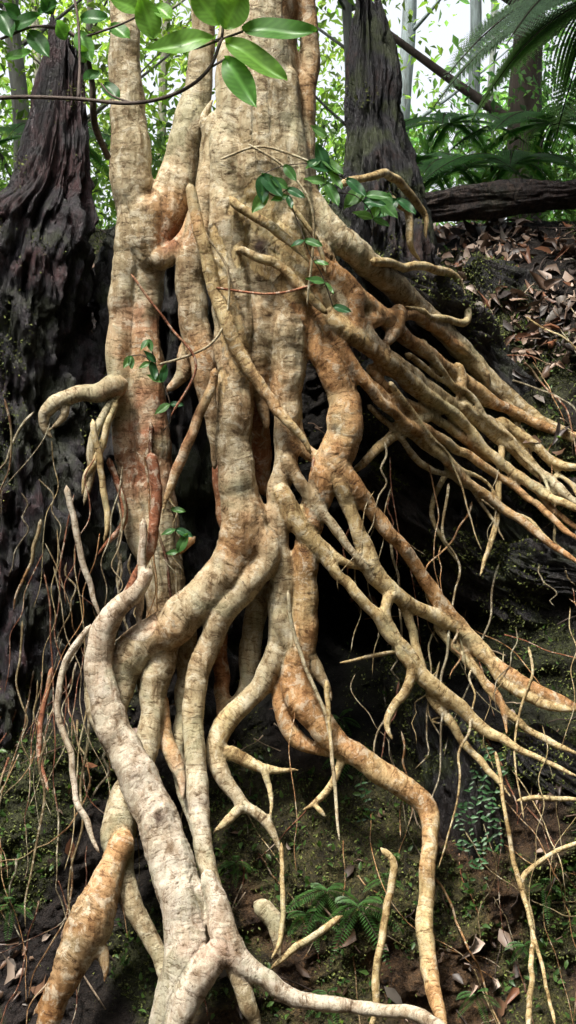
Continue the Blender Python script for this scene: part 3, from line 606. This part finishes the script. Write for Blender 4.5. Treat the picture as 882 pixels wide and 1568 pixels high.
# ------------------------------------------------------------ ferns
def frond(base,dirv,L,droop,wid,c,pin=22,lacy=False):
    base=np.array(base);dirv=np.array(dirv,float);dirv/=np.linalg.norm(dirv)
    t=np.linspace(0,1,pin*2); C=base+dirv*L*t[:,None]; C[:,2]-=droop*L*t**2
    Tn=np.gradient(C,axis=0);Tn/=np.linalg.norm(Tn,axis=1)[:,None]
    up=np.array([0,-.35,1.]); out=[]
    for i in range(2,len(t)):
        sd=np.cross(Tn[i],up);sd/=np.linalg.norm(sd); w=wid*math.sin(math.pi*min(1,t[i]*.85+.14))**.8
        for s in (-1,1):
            d=sd*s+Tn[i]*.35+np.array([0,0,-.12]); d/=np.linalg.norm(d)
            nn=np.cross(d,Tn[i])*s
            if lacy:
                for q in np.linspace(.1,1,10):
                    for s2 in (-1,1):
                        dd=Tn[i]*s2+d*.4; lw=w*.24*(1.1-q)
                        out.append((C[i]+d*w*q,dd,nn,lw,lw*.5))
            else: out.append((C[i],d,nn,w,L/pin*.42))
    V,F=tube(C,np.linspace(L*.008,L*.003,len(C)),5,0,0)
    return out,(V,F,c)
def fern(name,specs,mat=M_leaf):
    global Vs,Fs,off,cl
    e=empty(name); Vs=[];Fs=[];off=0;cl=[]; A=[];CLr=[]
    for (b,d,L,dr,w,c,pin,lacy) in specs:
        o,(V,F,c2)=frond(b,d,L,dr,w,c,pin,lacy); A+=o; CLr+=[np.array(c)*random.uniform(.75,1.2) for _ in o]; acc(V,F,(.06,.06,.03))
    o=leaves('leaflets',np.array([a[0] for a in A]),np.array([a[1] for a in A]),np.array([a[2] for a in A]),np.array([a[3] for a in A]),np.array([a[4] for a in A]),np.array(CLr),mat,4); o.parent=e
    make_mesh('stalks',np.vstack(Vs),Fs,M_sb,np.vstack(cl)).parent=e
c0=W3(960,-10,2.2); sp=[]
for a in np.linspace(0,2*math.pi,11,endpoint=False):
    sp.append((c0,(math.cos(a),math.sin(a)*.8,.25),1.2,.75,.34,(.20,.32,.22),24,True))
fern('tree_fern',sp)
V,F=tube(np.array([c0,(c0[0]+.05,c0[1],5.),(c0[0],c0[1]+.02,3.9)]),np.array([.07,.08,.1]),14,0,.2); tfo=make_mesh('stem',V,F,M_log); tfo.parent=bpy.data.objects['tree_fern']
for (px,py,y,n_,L) in [(690,190,4,7,.7),(790,250,3,7,.7),(70,210,4,7,.8),(850,190,4,8,.9),(700,260,3.2,6,.6),(640,250,3.5,6,.7)]:
    b=W3(px,py,y); fern('fern',[(b,(math.cos(a),math.sin(a),.35),L*random.uniform(.8,1.2),.6,L*.24,(.09,.24,.08),20,True) for a in np.linspace(0,6.28,n_,endpoint=False)])
for (px,py,n_,L) in [(545,1180,6,.22),(530,1135,5,.16),(500,1360,6,.2),(545,1375,6,.2),(470,1395,5,.15),(800,1440,5,.12),(830,1350,4,.12),(15,1390,4,.14),(590,1345,4,.12),(640,1540,5,.14),(790,1165,4,.13),(500,1500,5,.12),(360,1330,4,.1),(720,1500,5,.12)]:
    x,_,z=W3(px,py,.1 if py<1300 else -.1); y=float(B(x,z))-.06
    fern('fern',[((x,y,z),(math.cos(a),-.6,math.sin(a)*.7+.2),L*random.uniform(.7,1.2),.5,L*.20,(.10,.22,.07),11,False) for a in np.linspace(0,6.28,n_,endpoint=False)])
A=[];
for (px,py0,py1) in [(742,1130,1345),(722,1180,1330),(760,1165,1300),(708,1230,1310),(556,1200,1260)]:
    for py in np.arange(py0,py1,8):
        d=Ddef(px,py)+.02 if px>600 else .1; x,y,z=W3(px+6*math.sin(py*.06+px)+random.gauss(0,2),py,d)
        for s in (-1,1):
            if random.random()<.2: continue
            A.append(((x,y,z),(s,-.4,random.gauss(-.2,.5)),(random.gauss(0,.4),-.8,.5),.03*random.uniform(.6,1.3),.013*random.uniform(.8,1.3)))
leaves('trailing_plant',np.array([a[0] for a in A]),np.array([a[1] for a in A]),np.array([a[2] for a in A]),np.array([a[3] for a in A]),np.array([a[4] for a in A]),np.array([np.array((.06,.15,.06))*random.uniform(.5,1.6) for a in A]),M_leaf,8)
# ------------------------------------------------------------ light, world, camera
w=bpy.data.worlds.new('World'); scene.world=w; w.use_nodes=True; nt=w.node_tree
sky=nt.nodes.new('ShaderNodeTexSky'); sky.sky_type='NISHITA'; sky.sun_disc=False; sky.sun_elevation=SUN_EL; sky.sun_rotation=SUN_AZ; sky.dust_density=8; sky.air_density=1.0; sky.ozone_density=1
hs=nt.nodes.new('ShaderNodeHueSaturation'); hs.inputs['Saturation'].default_value=.25; hs.inputs['Value'].default_value=2.8
bg=nt.nodes['Background']; nt.links.new(sky.outputs[0],hs.inputs['Color']); nt.links.new(hs.outputs[0],bg.inputs[0]); bg.inputs[1].default_value=.15
sd=bpy.data.lights.new('sun','SUN'); sd.energy=4.9; sd.angle=math.radians(5); sd.color=(1,.93,.82)
so=bpy.data.objects.new('sun',sd); scene.collection.objects.link(so)
so.rotation_euler=Vector(SUND).to_track_quat('Z','Y').to_euler()
cd=bpy.data.cameras.new('camera'); cam=bpy.data.objects.new('camera',cd); scene.collection.objects.link(cam)
cam.location=(0,-CAMD,CZ); cam.rotation_euler=(math.pi/2,0,0); cd.sensor_fit='VERTICAL'; cd.sensor_height=36; cd.lens=36*CAMD/4.5; cd.clip_end=1000
scene.camera=cam
scene.view_settings.view_transform='Standard'; scene.view_settings.look='None'; scene.view_settings.exposure=0
